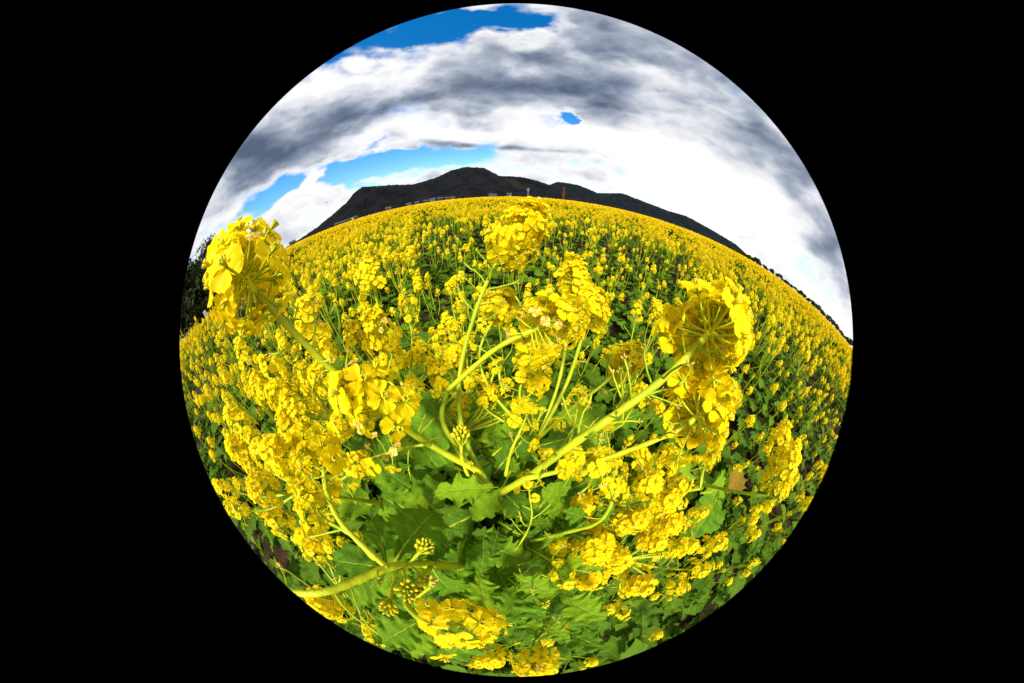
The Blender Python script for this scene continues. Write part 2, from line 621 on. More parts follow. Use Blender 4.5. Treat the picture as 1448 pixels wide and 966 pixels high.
# ------------------------------------------------------------------ leaves
def leaf_grid(seed, nu, nv, lobes=1., ruff=1.):
    """leaf of length 1 along +Y, half width about .3, face +Z"""
    rn = random.Random(seed)
    ph = [rn.uniform(0, 6.28) for _ in range(6)]
    P, UV = [], []
    bendx = rn.uniform(-.12, .12)
    for i in range(nu):
        u = -1 + 2 * i / (nu - 1)
        row, ur = [], []
        side = 0 if u < 0 else 1
        for j in range(nv):
            v = j / (nv - 1)
            if v < .22: wv = .035 + .05 * v
            else: wv = .046 + .285 * math.sin(min(1, (v - .22) / .78 * 1.02) ** .75 * PI) ** .75 if v < .999 else .01
            lob = 1 + lobes * (.20 * math.sin(v * 21 + ph[side]) + .10 * math.sin(v * 47 + ph[2 + side]) + .07 * math.sin(v * 83 + ph[4])) * min(1, v * 2)
            wv *= lob
            if .08 < v < .26 and lobes > .5: wv += .05 * max(0, math.sin((v - .08) / .18 * PI))
            x = u * wv + bendx * v * v
            y = v - .03 * u * u * v + .03 * math.sin(v * 21 + ph[side] + 1) * abs(u) * lobes
            z = .22 * wv * abs(u) ** 1.3 - .26 * v * v + .06 * v
            z += ruff * abs(u) ** 1.5 * (.030 * math.sin(v * 26 + ph[side + 1]) + .018 * math.sin(v * 41 + ph[4] + u * 3)) * min(1, v * 3)
            z += ruff * .008 * math.sin(u * 9 + v * 30 + ph[5])
            row.append((x, y, z)); ur.append((.5 + .5 * u, max(v, .001)))
        P.append(row); UV.append(ur)
    return P, UV


LEAF, LEAFM = [], []
for i in range(7):
    mb = MB(); P, UV = leaf_grid(200 + i, 15, 40, (1.2, .8, .5, 1.1, .9, .5, 1.2)[i], 1.3); mb.grid(P, 0, UV)
    mb.tube([(0, -.05, -.004), (0, .2, .002), (P[7][21][0], .53, P[7][21][2] - .006), (P[7][38][0], .96, P[7][38][2] - .006)], [.017, .013, .008, .002], 5, 1)
    LEAF.append(mb.mesh('leaf', ['leaf', 'stalk']))
    mb = MB(); P, UV = leaf_grid(200 + i, 5, 12, (1, .7, .4, 1, .8, .5, 1.1)[i]); mb.grid(P, 0, UV)
    LEAFM.append(mb.mesh('leaf', ['leaf_mid']))
mb = MB(); P, UV = leaf_grid(230, 7, 18, .8, 1.8); mb.grid(P, 0, UV); LEAF_DRY = mb.mesh('leaf', ['leaf_dry'])


def leaf_matrix(base, tip, nrm, width):
    y = (tip - base)
    L = y.length
    y.normalize()
    z = (nrm - y * nrm.dot(y)).normalized()
    x = y.cross(z)
    return Matrix(((x.x * L * width, y.x * L, z.x * L, base.x), (x.y * L * width, y.y * L, z.y * L, base.y), (x.z * L * width, y.z * L, z.z * L, base.z), (0, 0, 0, 1)))


# ------------------------------------------------------------------ ground and far setting
mb = MB()
rings = [0, .3, .6, 1, 1.6, 2.5, 4, 7, 12, 25, 60, 150, 400, 1200, 5000]
seg = 72
P = []
for i, r_ in enumerate(rings):
    row = []
    for k in range(seg + 1):
        a = 2 * PI * k / seg
        x, y = math.cos(a) * r_, math.sin(a) * r_
        z = .03 * mnoise.noise((x * 3, y * 3, 0)) if r_ < 10 else 0
        row.append((x, y, z))
    P.append(row)
mb.grid(P)
tag(obj('ground', mb.mesh('ground', ['soil'])), kind='structure')


def hill(name, prof, D, depth, material, seed):
    """prof: ridge line as (azimuth, elevation) of the real hill seen at distance D"""
    A = [azel(*q) for q in prof]
    az_ = np.array([q[0] for q in A]); el_ = np.array([max(q[1], R(.05)) for q in A])
    o = np.argsort(az_); az_, el_ = az_[o], el_[o]
    az_ = np.concatenate([[az_[0] - R(5)], az_, [az_[-1] + R(6)]]); el_ = np.concatenate([[0.], el_, [0.]])
    mb = MB()
    P = []
    na, nr = 420, 46
    for i in range(na):
        a = az_[0] + (az_[-1] - az_[0]) * i / (na - 1)
        e = float(np.interp(a, az_, el_))
        dd = D * (1 + .10 * mnoise.noise((a * 6, seed, 0)))
        H = dd * math.tan(e)
        row = []
        for j in range(nr):
            t = -1 + 2 * j / (nr - 1)
            rr = dd + depth * t
            x, y = math.sin(a) * rr, math.cos(a) * rr
            prof_ = (1 - abs(t)) ** 1.0
            prof_ = prof_ * prof_ * (3 - 2 * prof_) * .6 + prof_ * .4
            h = H * prof_
            spur = mnoise.fractal((x * .006, y * .006, seed), 1, 2, 5)
            h += H * .30 * spur * (4 * prof_ * (1 - prof_)) 
            h += (2.6 * mnoise.noise((x * .09, y * .09, seed)) + 1.8 * mnoise.noise((x * .21, y * .21, seed + 3))) * min(1, prof_ * 4) * D / 900
            row.append((x, y, h - 2 + CAM.z * prof_))
        P.append(row)
    mb.grid(P)
    return tag(obj(name, mb.mesh(name, [material])), kind='structure')


hill('hill', [(395, 356), (404, 349), (425, 336), (450, 319), (470, 302), (490, 285), (500, 273), (513, 263), (550, 260), (582, 260), (600, 255), (620, 248),
              (640, 238), (660, 234), (685, 236), (697, 242), (707, 247), (740, 249), (760, 254), (775, 259), (800, 266), (830, 277), (860, 286)], 900, 330, 'forest', 1.3)
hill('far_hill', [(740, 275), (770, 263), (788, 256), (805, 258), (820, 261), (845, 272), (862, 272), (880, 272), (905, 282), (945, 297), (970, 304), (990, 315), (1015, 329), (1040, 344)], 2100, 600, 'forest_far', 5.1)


# ---- trees
def crown_mesh(name, seed, rx, rz, n, ls, material, cone=False, clumps=26):
    rn = random.Random(seed)
    mb = MB()
    C = []
    for i in range(clumps):
        while True:
            p = Vector((rn.uniform(-1, 1), rn.uniform(-1, 1), rn.uniform(-1, 1)))
            if p.length < 1: break
        p = p * .72
        if cone:
            t = (p.z + .72) / 1.44
            p.x *= (1.05 - t); p.y *= (1.05 - t)
        C.append((Vector((p.x * rx, p.y * rx, p.z * rz)), rn.uniform(.22, .42)))
    for i in range(n):
        c, cr_ = C[rn.randrange(clumps)]
        d = Vector((rn.gauss(0, 1), rn.gauss(0, 1), rn.gauss(0, 1))).normalized()
        k = cr_ * rn.uniform(.7, 1.05)
        if cone: k *= .55
        p = c + Vector((d.x * rx * k, d.y * rx * k, d.z * rz * k * .8))
        nrm = (d + Vector((rn.uniform(-.7, .7), rn.uniform(-.7, .7), rn.uniform(-.2, .9)))).normalized()
        M = frame(p, nrm, rn.uniform(0, 6.28))
        s = ls * rn.uniform(.6, 1.3)
        mb.add([(-s, 0, 0), (0, -s * .45, s * .1), (s, 0, 0), (0, s * .45, s * .1)], [(0, 1, 2, 3)], 0, None, M)
    return mb.mesh(name, [material], False)


def trunk_mesh(seed, h, r_, limbs=6, spread=1., top=.8):
    rn = random.Random(seed)
    mb = MB()
    pts = [Vector((rn.uniform(-.03, .03) * h * t, rn.uniform(-.03, .03) * h * t, h * t * top)) for t in (0, .25, .5, .75, 1)]
    mb.tube(pts, [r_ * 1.25, r_, r_ * .8, r_ * .55, r_ * .2], 7)
    for k in range(limbs):
        a = k * 2.4 + rn.uniform(-.3, .3)
        z = h * rn.uniform(.3, .7) * top
        p = Vector((0, 0, z))
        d = Vector((math.cos(a) * spread, math.sin(a) * spread, .9))
        mb.tube([p, p + d * h * .12, p + d * h * .24 + Vector((0, 0, h * .03))], [r_ * .5, r_ * .3, r_ * .1], 5)
    return mb.mesh('trunk', ['bark'])


def tree(name, label, cat, loc, h, rx, crown, trunk, group=None, rot=0.):
    t = obj(name, None, None, None, loc)
    t.rotation_euler.z = rot
    t.empty_display_size = .3
    tag(t, label, cat, group)
    obj('trunk', trunk, t)
    obj('crown', crown, t, Matrix.Translation((0, 0, h * .58)))
    return t


def ground_at(px, py, dist):
    a, e = azel(px, py)
    return Vector((math.sin(a) * dist, math.cos(a) * dist, 0)), CAM.z + dist * math.tan(e)


# left edge: evergreens on a low bank
for i, (px, py, dist, rx, lab) in enumerate([
        (287, 342, 17, 2.6, 'tallest dark evergreen tree at the far left edge of the field'),
        (264, 378, 14, 2.0, 'dark evergreen tree cut by the left rim of the view'),
        (303, 344, 22, 3.0, 'dark evergreen tree behind the big left flower head'),
        (328, 366, 27, 3.0, 'low dark evergreen tree half hidden behind the big left flower head'),
        (258, 395, 12, 2.0, 'lower dark evergreen at the left rim beside the bank')]):
    p, h = ground_at(px, py, dist)
    h = max(3.2, h)
    cr_ = crown_mesh('crown', 300 + i, rx, h * .46, 5200, .13, 'evergreen', False, 34)
    tree('evergreen_tree', lab, 'tree', p, h, rx, cr_, trunk_mesh(310 + i, h, .14, 7), 'evergreens on the left bank')
# bank
mb = MB(); P = []
for i in range(40):
    a = R(-104 + 34 * i / 39)
    row = []
    for j in range(14):
        t = j / 13
        rr = 10.5 + 20 * t + 1.2 * mnoise.noise((a * 8, 0, 0))
        z = 1.5 * math.sin(min(1, t * 1.8) * PI / 2) + .25 * mnoise.noise((a * 30, t * 9, 2))
        row.append((math.sin(a) * rr, math.cos(a) * rr, z - .1))
    P.append(row)
mb.grid(P)
tag(obj('bank', mb.mesh('bank', ['bank_grass'])), kind='structure')

# white board by the bank
p, h = ground_at(289, 440, 8.5)
sg = obj('notice_board', None, None, None, (p.x, p.y, 0)); sg.rotation_euler.z = R(78)
tag(sg, 'small white board on a post behind the big left flower head', 'sign')
mb = MB(); mb.box((-.06, -.015, .80), (.06, .015, .98)); obj('panel', mb.mesh('panel', ['paint_white'], False), sg)
mb = MB(); mb.tube([(0, .03, 0), (0, .03, .97)], .015, 8); obj('post', mb.mesh('post', ['metal_grey']), sg)

# right tree line, small round trees one by one
RC = [crown_mesh('crown', 330 + i, 2.6, 2.4, 420, .5, 'evergreen', False, 14) for i in range(4)]
RT = [trunk_mesh(340 + i, 5.0, .16, 4) for i in range(2)]
nline = 70
for i in range(nline):
    a = R(53 + 39 * i / (nline - 1)) + rnd.uniform(-.006, .006)
    dist = rnd.uniform(190, 215)
    big = rnd.uniform(.75, 1.25) * (.75 + .5 * max(0, mnoise.noise((i * .35, 3, 0))))
    t = tree('hedgerow_tree', 'small dark tree in the tree line along the right-hand horizon', 'tree',
             (math.sin(a) * dist, math.cos(a) * dist, 0), 5.0, 2.6, RC[i % 4], RT[i % 2], 'tree line on the right horizon', rnd.uniform(0, 6))
    t.scale = (big * 1.25, big * 1.25, big)

# rust coloured conifer and bare pole in front of the hill
p, h = ground_at(798, 262, 130)
tree('conifer_tree', 'narrow rust-brown conifer standing alone before the hill', 'tree', p, h, 1.0,
     crown_mesh('crown', 350, 1.25, h * .5, 1500, .3, 'rust_leaf', True, 40), trunk_mesh(351, h, .15, 3, .3, .95))
p, h = ground_at(747, 265, 120)
po = obj('utility_pole', None, None, None, (p.x, p.y, 0))
tag(po, 'thin grey utility pole at the field edge below the hill', 'pole')
mb = MB(); mb.tube([(0, 0, 0), (0, 0, h)], [.17, .11], 8); obj('shaft', mb.mesh('shaft', ['metal_grey']), po)
for z in (h - .5, h - 1.2):
    mb = MB(); mb.box((-.9, -.06, z - .06), (.9, .06, z + .06)); obj('crossarm', mb.mesh('crossarm', ['metal_grey'], False), po)
p, h = ground_at(665, 229, 900)
ms = obj('mast', None, None, None, (p.x, p.y, 118)); tag(ms, 'thin mast on the summit of the dark hill', 'mast')
mb = MB(); mb.tube([(0, 0, 0), (0, 0, h - 118)], [.7, .4], 6); obj('shaft', mb.mesh('shaft', ['metal_grey']), ms)
mb = MB(); mb.box((-1.6, -.5, h - 123), (1.6, .5, h - 121.5)); obj('antenna', mb.mesh('antenna', ['metal_grey'], False), ms)


# houses at the foot of the hill
def house(px, py, dist, wd, dp, ht, wm, rm, label, rot):
    ht *= .66
    p, h = ground_at(px, py, dist)
    r0 = obj('house', None, None, None, (p.x, p.y, 0))
    r0.rotation_euler.z = -math.atan2(p.x, p.y) + rot
    tag(r0, label, 'house', 'houses at the foot of the hill')
    mb = MB(); mb.box((-wd / 2, -dp / 2, 0), (wd / 2, dp / 2, ht)); obj('wall', mb.mesh('wall', [wm], False), r0)
    mb = MB(); e = .5; k = ht + .01; rh = dp * .32
    mb.add([(-wd / 2 - e, -dp / 2 - e, k), (wd / 2 + e, -dp / 2 - e, k), (wd / 2 + e, dp / 2 + e, k), (-wd / 2 - e, dp / 2 + e, k), (-wd / 2 - e, 0, k + rh), (wd / 2 + e, 0, k + rh)],
           [(0, 1, 5, 4), (2, 3, 4, 5), (1, 2, 5), (3, 0, 4), (0, 3, 2, 1)])
    obj('roof', mb.mesh('roof', [rm], False), r0)
    mb = MB(); mb.box((-.8, -.03, -.7), (.8, .03, .7)); wmesh = mb.mesh('window', ['glass_dark'], False)
    for fl in range(max(1, int(ht // 3))):
        for k in range(max(1, int(wd // 4))):
            obj('window', wmesh, r0, Matrix.Translation((-wd / 2 + 2 + k * 4, -dp / 2 - .04, 1.8 + fl * 3)))


HS = [(602, 283, 430, 9, 7, 6.5, 'render_grey', 'roof_tile', 'grey two-storey house in the middle of the hill-foot row'),
      (612, 280, 430, 11, 8, 8.5, 'render_white', 'roof_tile', 'pale tall house in the hill-foot row'),
      (622, 279, 430, 10, 8, 8.0, 'render_grey', 'roof_tile', 'grey house beside the pale tall house'),
      (632, 280, 430, 8, 7, 6.5, 'render_grey', 'roof_brown', 'grey brown-roofed house at the right of the hill-foot row'),
      (590, 286, 420, 8, 7, 6, 'render_grey', 'roof_tile', 'low grey house left in the hill-foot row'),
      (578, 288, 420, 9, 7, 6, 'render_white', 'roof_brown', 'pale brown-roofed house left in the hill-foot row'),
      (549, 294, 300, 7, 6, 5.0, 'render_white', 'roof_brown', 'small white house alone at the field edge'),
      (694, 276, 350, 6, 6, 6.0, 'render_white', 'roof_brown', 'left one of two tiny pale houses at field edge'),
      (700, 276, 360, 5, 5, 6.0, 'render_white', 'roof_tile', 'right one of two tiny pale houses at field edge'),
      (720, 275, 340, 7, 6, 6.6, 'render_white', 'roof_tile', 'tiny white house left of the utility pole'),
      (640, 281, 410, 8, 7, 6, 'render_white', 'roof_brown', 'small cream house right of the hill-foot row'),
      (500, 308, 420, 16, 8, 6, 'render_grey', 'roof_tile', 'long low grey house under the left flank of the hill'),
      (488, 312, 420, 14, 8, 5, 'render_white', 'roof_tile', 'low pale house under the left flank of the hill'),
      (478, 316, 420, 12, 8, 5, 'render_grey', 'roof_brown', 'low brown-roofed house under the left flank of the hill'),
      (414, 344, 300, 8, 7, 5, 'render_white', 'roof_tile', 'small pale house at the left end of the hill')]
for hh in HS: house(*hh, rnd.uniform(-.3, .3))

# bird
p = at(462, 286, 60)
b = obj('bird', None, None, None, p); tag(b, 'small dark bird flying left of the hill', 'bird')
mb = MB(); mb.ell((0, 0, 0), (1, 0, 0), .25, .07, 0, 8, 5); mb.ell((.26, 0, .03), (1, 0, .1), .08, .05, 0, 6, 3)
mb.add([(-.2, -.04, 0), (-.2, .04, 0), (-.45, .1, .02), (-.45, -.1, .02)], [(0, 1, 2, 3)]); obj('body', mb.mesh('body', ['bird']), b)
for s_ in (1, -1):
    mb = MB(); mb.grid([[(.14, .04 * s_, .03), (.16, .3 * s_, .16), (-.02, .62 * s_, .2)], [(-.12, .04 * s_, .03), (-.10, .3 * s_, .14), (-.06, .63 * s_, .19)]])
    obj('wing', mb.mesh('wing', ['bird']), b)

# ------------------------------------------------------------------ far field of rapeseed (nobody could count it)
FAR_IN, R1, R2, R3, R4 = 3.4, 9.0, 26.0, 75.0, 185.0


def clumpy(x, y):
    return -.30 * max(0, mnoise.noise((x * .28, y * .28, 4)) - .05) + mnoise.noise((x * .55, y * .55, 7)) * .6 + mnoise.noise((x * 1.6, y * 1.6, 2)) * .4


def in_field(x, y):
    a = math.degrees(math.atan2(x, y)); r_ = math.hypot(x, y)
    if a < -72 and r_ > 9.5: return False
    return -112 < a < 112


def tris(mbq):
    return np.array(mbq.v, dtype=np.float32), mbq.f, mbq.mi


class Bulk:
    def __init__(s): s.V, s.F, s.M, s.U, s.n = [], [], [], [], 0

    def add(s, V, F, MI, U, M):
        s.V.append(V @ M[:3, :3].T + M[:3, 3])
        s.F.append(F + s.n); s.M.append(MI); s.U.append(U); s.n += len(V)

    def build(s, name, mats):
        V = np.concatenate(s.V); F = np.concatenate(s.F); MI = np.concatenate(s.M)
        me = bpy.data.meshes.new(name)
        me.vertices.add(len(V)); me.vertices.foreach_set('co', V.ravel().astype(np.float32))
        me.loops.add(F.size); me.loops.foreach_set('vertex_index', F.ravel().astype(np.int32))
        me.polygons.add(len(F)); me.polygons.foreach_set('loop_start', np.arange(0, F.size, 4, dtype=np.int32))
        for q in mats: me.materials.append(MATS[q])
        me.polygons.foreach_set('material_index', MI.astype(np.int32))
        uvl = me.uv_layers.new(name='UVMap')
        uvl.data.foreach_set('uv', np.concatenate(s.U)[F.ravel()].ravel())
        me.update(calc_edges=True)
        return me


def quads(mbq):
    return np.array(mbq.v, dtype=np.float64), np.array([f for f in mbq.f if len(f) == 4], dtype=np.int64), np.array([q for f, q in zip(mbq.f, mbq.mi) if len(f) == 4], dtype=np.int64), np.array(mbq.uv, dtype=np.float32)


H2 = [quads(make_head_mesh(400 + i, 2, 13, 1.0)) for i in range(4)]
def leaf_q(seed):
    mbq = MB(); P, UV = leaf_grid(seed, 3, 6, .3); mbq.grid(P, 1); return quads(mbq)
L2 = [leaf_q(430 + i) for i in range(3)]
def blob_q(seed, n, s, rx, rz, mi):
    rn = random.Random(seed); mbq = MB()
    for i in range(n):
        d = Vector((rn.gauss(0, 1), rn.gauss(0, 1), rn.gauss(0, .8) + .3)).normalized()
        M = frame((d.x * rx, d.y * rx, d.z * rz), d + Vector((0, 0, .3)), rn.uniform(0, 6))
        mbq.add([(-s, -s, 0), (s, -s, 0), (s, s, .2 * s), (-s, s, 0)], [(0, 1, 2, 3)], mi, None, M)
    return quads(mbq)
H3 = [blob_q(440 + i, 7, .017, .024, .022, 0) for i in range(3)]
G3 = [blob_q(450 + i, 9, .055, .12, .22, 1) for i in range(3)]
stem_q = MB(); stem_q.tube([(0, 0, 0), (0, 0, 1)], [.004, .003], 3, 2, False); STEMQ = quads(stem_q)


def mk(p, axis, spin, s):
    return np.array(frame(p, axis, spin, s))


bulk = Bulk()
area1 = PI * (R1 ** 2 - FAR_IN ** 2) * 224 / 360
for i in range(int(area1 * 11)):
    r_ = math.sqrt(rnd.uniform(FAR_IN ** 2, R1 ** 2)); a = R(rnd.uniform(-112, 112))
    x, y = math.sin(a) * r_, math.cos(a) * r_
    c = clumpy(x, y)
    if not in_field(x, y): continue
    h = rnd.uniform(.68, .90) + .10 * c
    nh = max(0, int(rnd.uniform(2.0, 6.0) + 12 * c))
    if rnd.random() < .02: h += rnd.uniform(.1, .28)
    for k in range(nh):
        q = Vector((x + rnd.gauss(0, .10), y + rnd.gauss(0, .10), h - abs(rnd.gauss(0, .11))))
        axv = Vector((rnd.gauss(0, .25), rnd.gauss(0, .25), 1))
        bulk.add(*H2[rnd.randrange(4)], mk(q, axv, rnd.uniform(0, 6), rnd.uniform(.75, 1.5)))
        bulk.add(*STEMQ, mk((q.x, q.y, q.z - .3), axv, 0, (1, 1, .3)))
    for k in range(6):
        q = Vector((x, y, rnd.uniform(.25, .62)))
        aa = rnd.uniform(0, 6.28); L = rnd.uniform(.12, .2)
        M = leaf_matrix(q, q + Vector((math.cos(aa) * L, math.sin(aa) * L, rnd.uniform(-.02, .08))), Vector((0, 0, 1)), 1.1)
        bulk.add(*L2[rnd.randrange(3)], np.array(M))
area2 = PI * (R2 ** 2 - R1 ** 2) * 224 / 360
for i in range(int(area2 * 6.5)):
    r_ = math.sqrt(rnd.uniform(R1 ** 2, R2 ** 2)); a = R(rnd.uniform(-112, 112))
    x, y = math.sin(a) * r_, math.cos(a) * r_
    if not in_field(x, y): continue
    c = clumpy(x, y)
    h = rnd.uniform(.70, .90) + .10 * c
    for k in range(max(1, int(rnd.uniform(2, 5) + 11 * c))):
        q = (x + rnd.gauss(0, .14), y + rnd.gauss(0, .14), h - abs(rnd.gauss(0, .06)))
        bulk.add(*H3[rnd.randrange(3)], mk(q, (0, 0, 1), rnd.uniform(0, 6), rnd.uniform(1.1, 2.1)))
    bulk.add(*G3[rnd.randrange(3)], mk((x, y, h - .30), (0, 0, 1), rnd.uniform(0, 6), rnd.uniform(.9, 1.3)))
for i in range(16000):
    r_ = R2 + (R3 - R2) * rnd.random() ** 1.3; a = R(rnd.uniform(-100, 100))
    x, y = math.sin(a) * r_, math.cos(a) * r_
    if not in_field(x, y): continue
    bulk.add(*H3[rnd.randrange(3)], mk((x, y, rnd.uniform(.66, 1.0)), (0, 0, 1), rnd.uniform(0, 6), rnd.uniform(2.5, 5) * .9))
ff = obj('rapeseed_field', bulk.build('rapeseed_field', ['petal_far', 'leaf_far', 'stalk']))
tag(ff, 'yellow rapeseed in flower reaching away to the hill', 'field', None, 'stuff')
# closed canopy of the distant field
mb = MB(); P = []
for i in range(181):
    a = R(-72 + 172 * i / 180)
    row = []
    for j in range(46):
        t = j / 45
        r_ = 22 + (R4 - 22) * t ** 2
        x, y = math.sin(a) * r_, math.cos(a) * r_
        row.append((x, y, .66 + (.10 + .05 * t) * mnoise.noise((x * .5, y * .5, 1)) + .0006 * max(0, r_ - 60) * (1 if j < 45 else 0) - (.7 if j == 45 else 0)))
    P.append(row)
mb.grid(P)
tag(obj('far_rapeseed_canopy', mb.mesh('far_rapeseed_canopy', ['canopy'])), 'far band of solid yellow rapeseed below the hill', 'field', None, 'stuff')

# ------------------------------------------------------------------ plant templates for the counted plants
TPL = []
for ti in range(12):
    rn = random.Random(500 + ti)
    H = rn.uniform(.70, .86)
    mb = MB()
    lean = Vector((rn.uniform(-.05, .05), rn.uniform(-.05, .05), 0))
    ax = [Vector((0, 0, -.03)), Vector((0, 0, H * .3)) + lean * .3, Vector((0, 0, H * .65)) + lean * .8, Vector((0, 0, H)) + lean * 1.3]
    sp = spline(ax, 5)
    mb.tube(sp, [.0065 - .0042 * i / (len(sp) - 1) for i in range(len(sp))], 6)
    heads = [(sp[-1], (sp[-1] - sp[-3]).normalized())]
    leaves = []
    for k in range((5, 7, 4, 6, 8, 5, 3, 6, 7, 4, 9, 2)[ti]):
        t = rn.uniform(.35, .82)
        i0 = int(t * (len(sp) - 1))
        p0 = sp[i0]
        a = k * 2.4 + rn.uniform(-.4, .4)
        out = rn.uniform(.05, .17)
        top = min(H * 1.02, p0.z + rn.uniform(.14, .36))
        p2 = Vector((p0.x + math.cos(a) * out, p0.y + math.sin(a) * out, top))
        p1 = Vector((p0.x + math.cos(a) * out * .75, p0.y + math.sin(a) * out * .75, p0.z + (top - p0.z) * .45))
        s2 = spline([p0, p1, p2], 4)
        mb.tube(s2, [.004 - .002 * i / (len(s2) - 1) for i in range(len(s2))], 5)
        heads.append((p2, (s2[-1] - s2[-3]).normalized()))
        L = rn.uniform(.06, .11)
        leaves.append((p0, p0 + Vector((math.cos(a + .3) * L, math.sin(a + .3) * L, L * .3)), rn.uniform(.7, 1.)))
    for k in range(8):
        z = .08 + .45 * k / 7
        a = k * 2.4 + rn.uniform(-.4, .4)
        L = rn.uniform(.13, .22) * (1.1 - .35 * k / 7)
        p0 = Vector((0, 0, z)) + lean * (z / H)
        leaves.append((p0, p0 + Vector((math.cos(a) * L, math.sin(a) * L, L * rn.uniform(-.1, .45))), rn.uniform(.8, 1.15)))
    hd = []
    for p, d in heads:
        d = (d + Vector((rn.gauss(0, .2), rn.gauss(0, .2), 0))).normalized()
        hd.append((frame(p, d, rn.uniform(0, 6), rn.uniform(.65, 1.25)), rn.randrange(7)))
    lf = [(leaf_matrix(a_, b_, Vector((rn.gauss(0, .25), rn.gauss(0, .25), 1)), w_), rn.randrange(7)) for a_, b_, w_ in leaves]
    TPL.append((mb.mesh('stem', ['stalk']), hd, lf, len(hd)))

# ------------------------------------------------------------------ the hand-placed foreground plants
LANDMARK = []


def plant_root(label, root, group=None):
    o = obj('rapeseed_plant', None, None, None, root)
    o.empty_display_size = .05
    return tag(o, label, 'plant', group)


PED = []
for i in range(5):
    rn = random.Random(600 + i); mb = MB()
    L = (.020, .024, .016, .027, .021)[i]
    c1 = rn.uniform(-.006, .006)
    mb.tube([(0, 0, 0), (0, c1 * .3, L * .4), (0, c1, L * .8), (0, c1 * 1.8, L)], [.0007, .0006, .0006, .0008], 5, 0)
    if i % 2 == 0: mb.tube([(0, c1 * 1.8, L), (.001, c1 * 2.6, L * 1.35)], [.0009, .0004], 5, 0)
    for k in range(3 if i < 4 else 0):
        mb.ell((.0012 * math.cos(k * 2.1), c1 * 1.8 + .0012 * math.sin(k * 2.1), L + .001), (math.cos(k * 2.1), math.sin(k * 2.1), 1.6), .0015, .0006, 1, 4, 2)
    PED.append(mb.mesh('pedicel', ['stalk', 'wilted']))


def stalk(plant, pts, r0, r1, peds=0, ped_from=.35, seed=0):
    inv = plant.matrix_local.inverted() if False else Matrix.Translation(-plant.location)
    P = [inv @ (at(*q) if not isinstance(q, Vector) else q) for q in pts]
    s = spline(P, 7)
    n = len(s)
    rn = random.Random(seed)
    mb = MB()
    mb.tube(s, [r0 + (r1 - r0) * i / (n - 1) + .0003 * math.sin(i * 1.7) for i in range(n)], 10)
    o = obj('stalk', mb.mesh('stalk', ['stalk']), plant)
    for k in range(peds):
        t = ped_from + (1 - ped_from) * (k + rn.uniform(0, .6)) / peds
        i = min(n - 2, int(t * (n - 1)))
        fr = t * (n - 1) - i
        p = s[i].lerp(s[i + 1], min(1, fr))
        tg = (s[i + 1] - s[i]).normalized()
        sd_ = tg.orthogonal().normalized(); sd_.rotate(Matrix.Rotation(k * 2.4 + rn.uniform(-.4, .4), 3, tg))
        dd = (sd_ + tg * rn.uniform(.1, .8)).normalized()
        obj('pedicel', PED[rn.randrange(5)], o, frame(p, dd, rn.uniform(0, 6), rn.uniform(.9, 1.6)))
    return (s[-1] - s[-3]).normalized(), s[-1]


def bighead(plant, p, axis, n, diam, seed, hang=.15, buds=14, fsize=1., wilt=.05):
    rn = random.Random(seed)
    size = diam / .066
    lay = head_layout(n, rn, size, 1., hang)
    ho = obj('flower_head', head_base(n, rn, size, lay, buds, None, 5).mesh('flower_head', ['petal', 'stalk', 'bud']), plant, frame(p, axis, rn.uniform(0, 6)))
    for s0, e, d in lay:
        nd = (d + Vector((rn.uniform(-.3, .3), rn.uniform(-.3, .3), rn.uniform(-.1, .45)))).normalized()
        w_ = rn.random() < wilt
        obj('wilted_flower' if w_ else 'flower', (WILT[rn.randrange(3)] if w_ else FLOWER[rn.randrange(8)]), ho, frame(e, nd, rn.uniform(0, 6), size * fsize * rn.uniform(.9, 1.15) * (.55 if w_ else 1)))
    return ho


def budhead(plant, p, axis, n, size, seed):
    rn = random.Random(seed); mb = MB()
    for i in range(n):
        a = i * 2.39996
        r_ = .0017 * math.sqrt(i) * size
        z = (.014 - .00045 * i) * size
        e = Vector((math.cos(a) * r_, math.sin(a) * r_, z))
        mb.tube([(0, 0, -.008 * size), e], .0006 * size, 4, 0, False)
        mb.ell(e, (math.cos(a) * .6, math.sin(a) * .6, 1), .0034 * size * rn.uniform(.7, 1.2) * (.7 + .5 * i / n), .0016 * size * (.7 + .5 * i / n), 1, 7, 4)
    mb.tube([(0, 0, -.02 * size), (0, 0, .006 * size)], .0016 * size, 6, 0)
    return obj('bud_cluster', mb.mesh('bud_cluster', ['stalk', 'bud']), plant, frame(p, axis))


def leaf(plant, b, t, width, k, tilt=(0, 0, 0), dry=False):
    B, T = at(*b), at(*t)
    nrm = (CAM - (B + T) / 2).normalized() + Vector(tilt) + Vector((0, 0, .5))
    inv = Matrix.Translation(-plant.location)
    o = obj('leaf', LEAF_DRY if dry else LEAF[k % 7], plant, inv @ leaf_matrix(B, T, nrm, width))
    if dry: o['label'] = 'withered orange leaf'
    return o


def rel(plant, v): return v - plant.location


def ang2m(px, d): return d * 2 * math.tan(px / RAD * PI / 2 / 2)


# --- plant A: the branched plant right under the lens
A = plant_root('large branched rapeseed plant in the foreground with thick radiating stalks', Vector((at(690, 690, .27).x, at(690, 690, .27).y + .02, 0)))
hub = at(690, 685, .265)
mb = MB(); sp_ = spline([Vector((0, 0, -.03)), Vector((.01, .01, .35)), Vector((-.005, .0, .62)), rel(A, hub)], 6)
mb.tube(sp_, [.010 - .0045 * i / (len(sp_) - 1) for i in range(len(sp_))], 10)
obj('stem', mb.mesh('stem', ['stalk']), A)
HUB = (690, 685, .265)


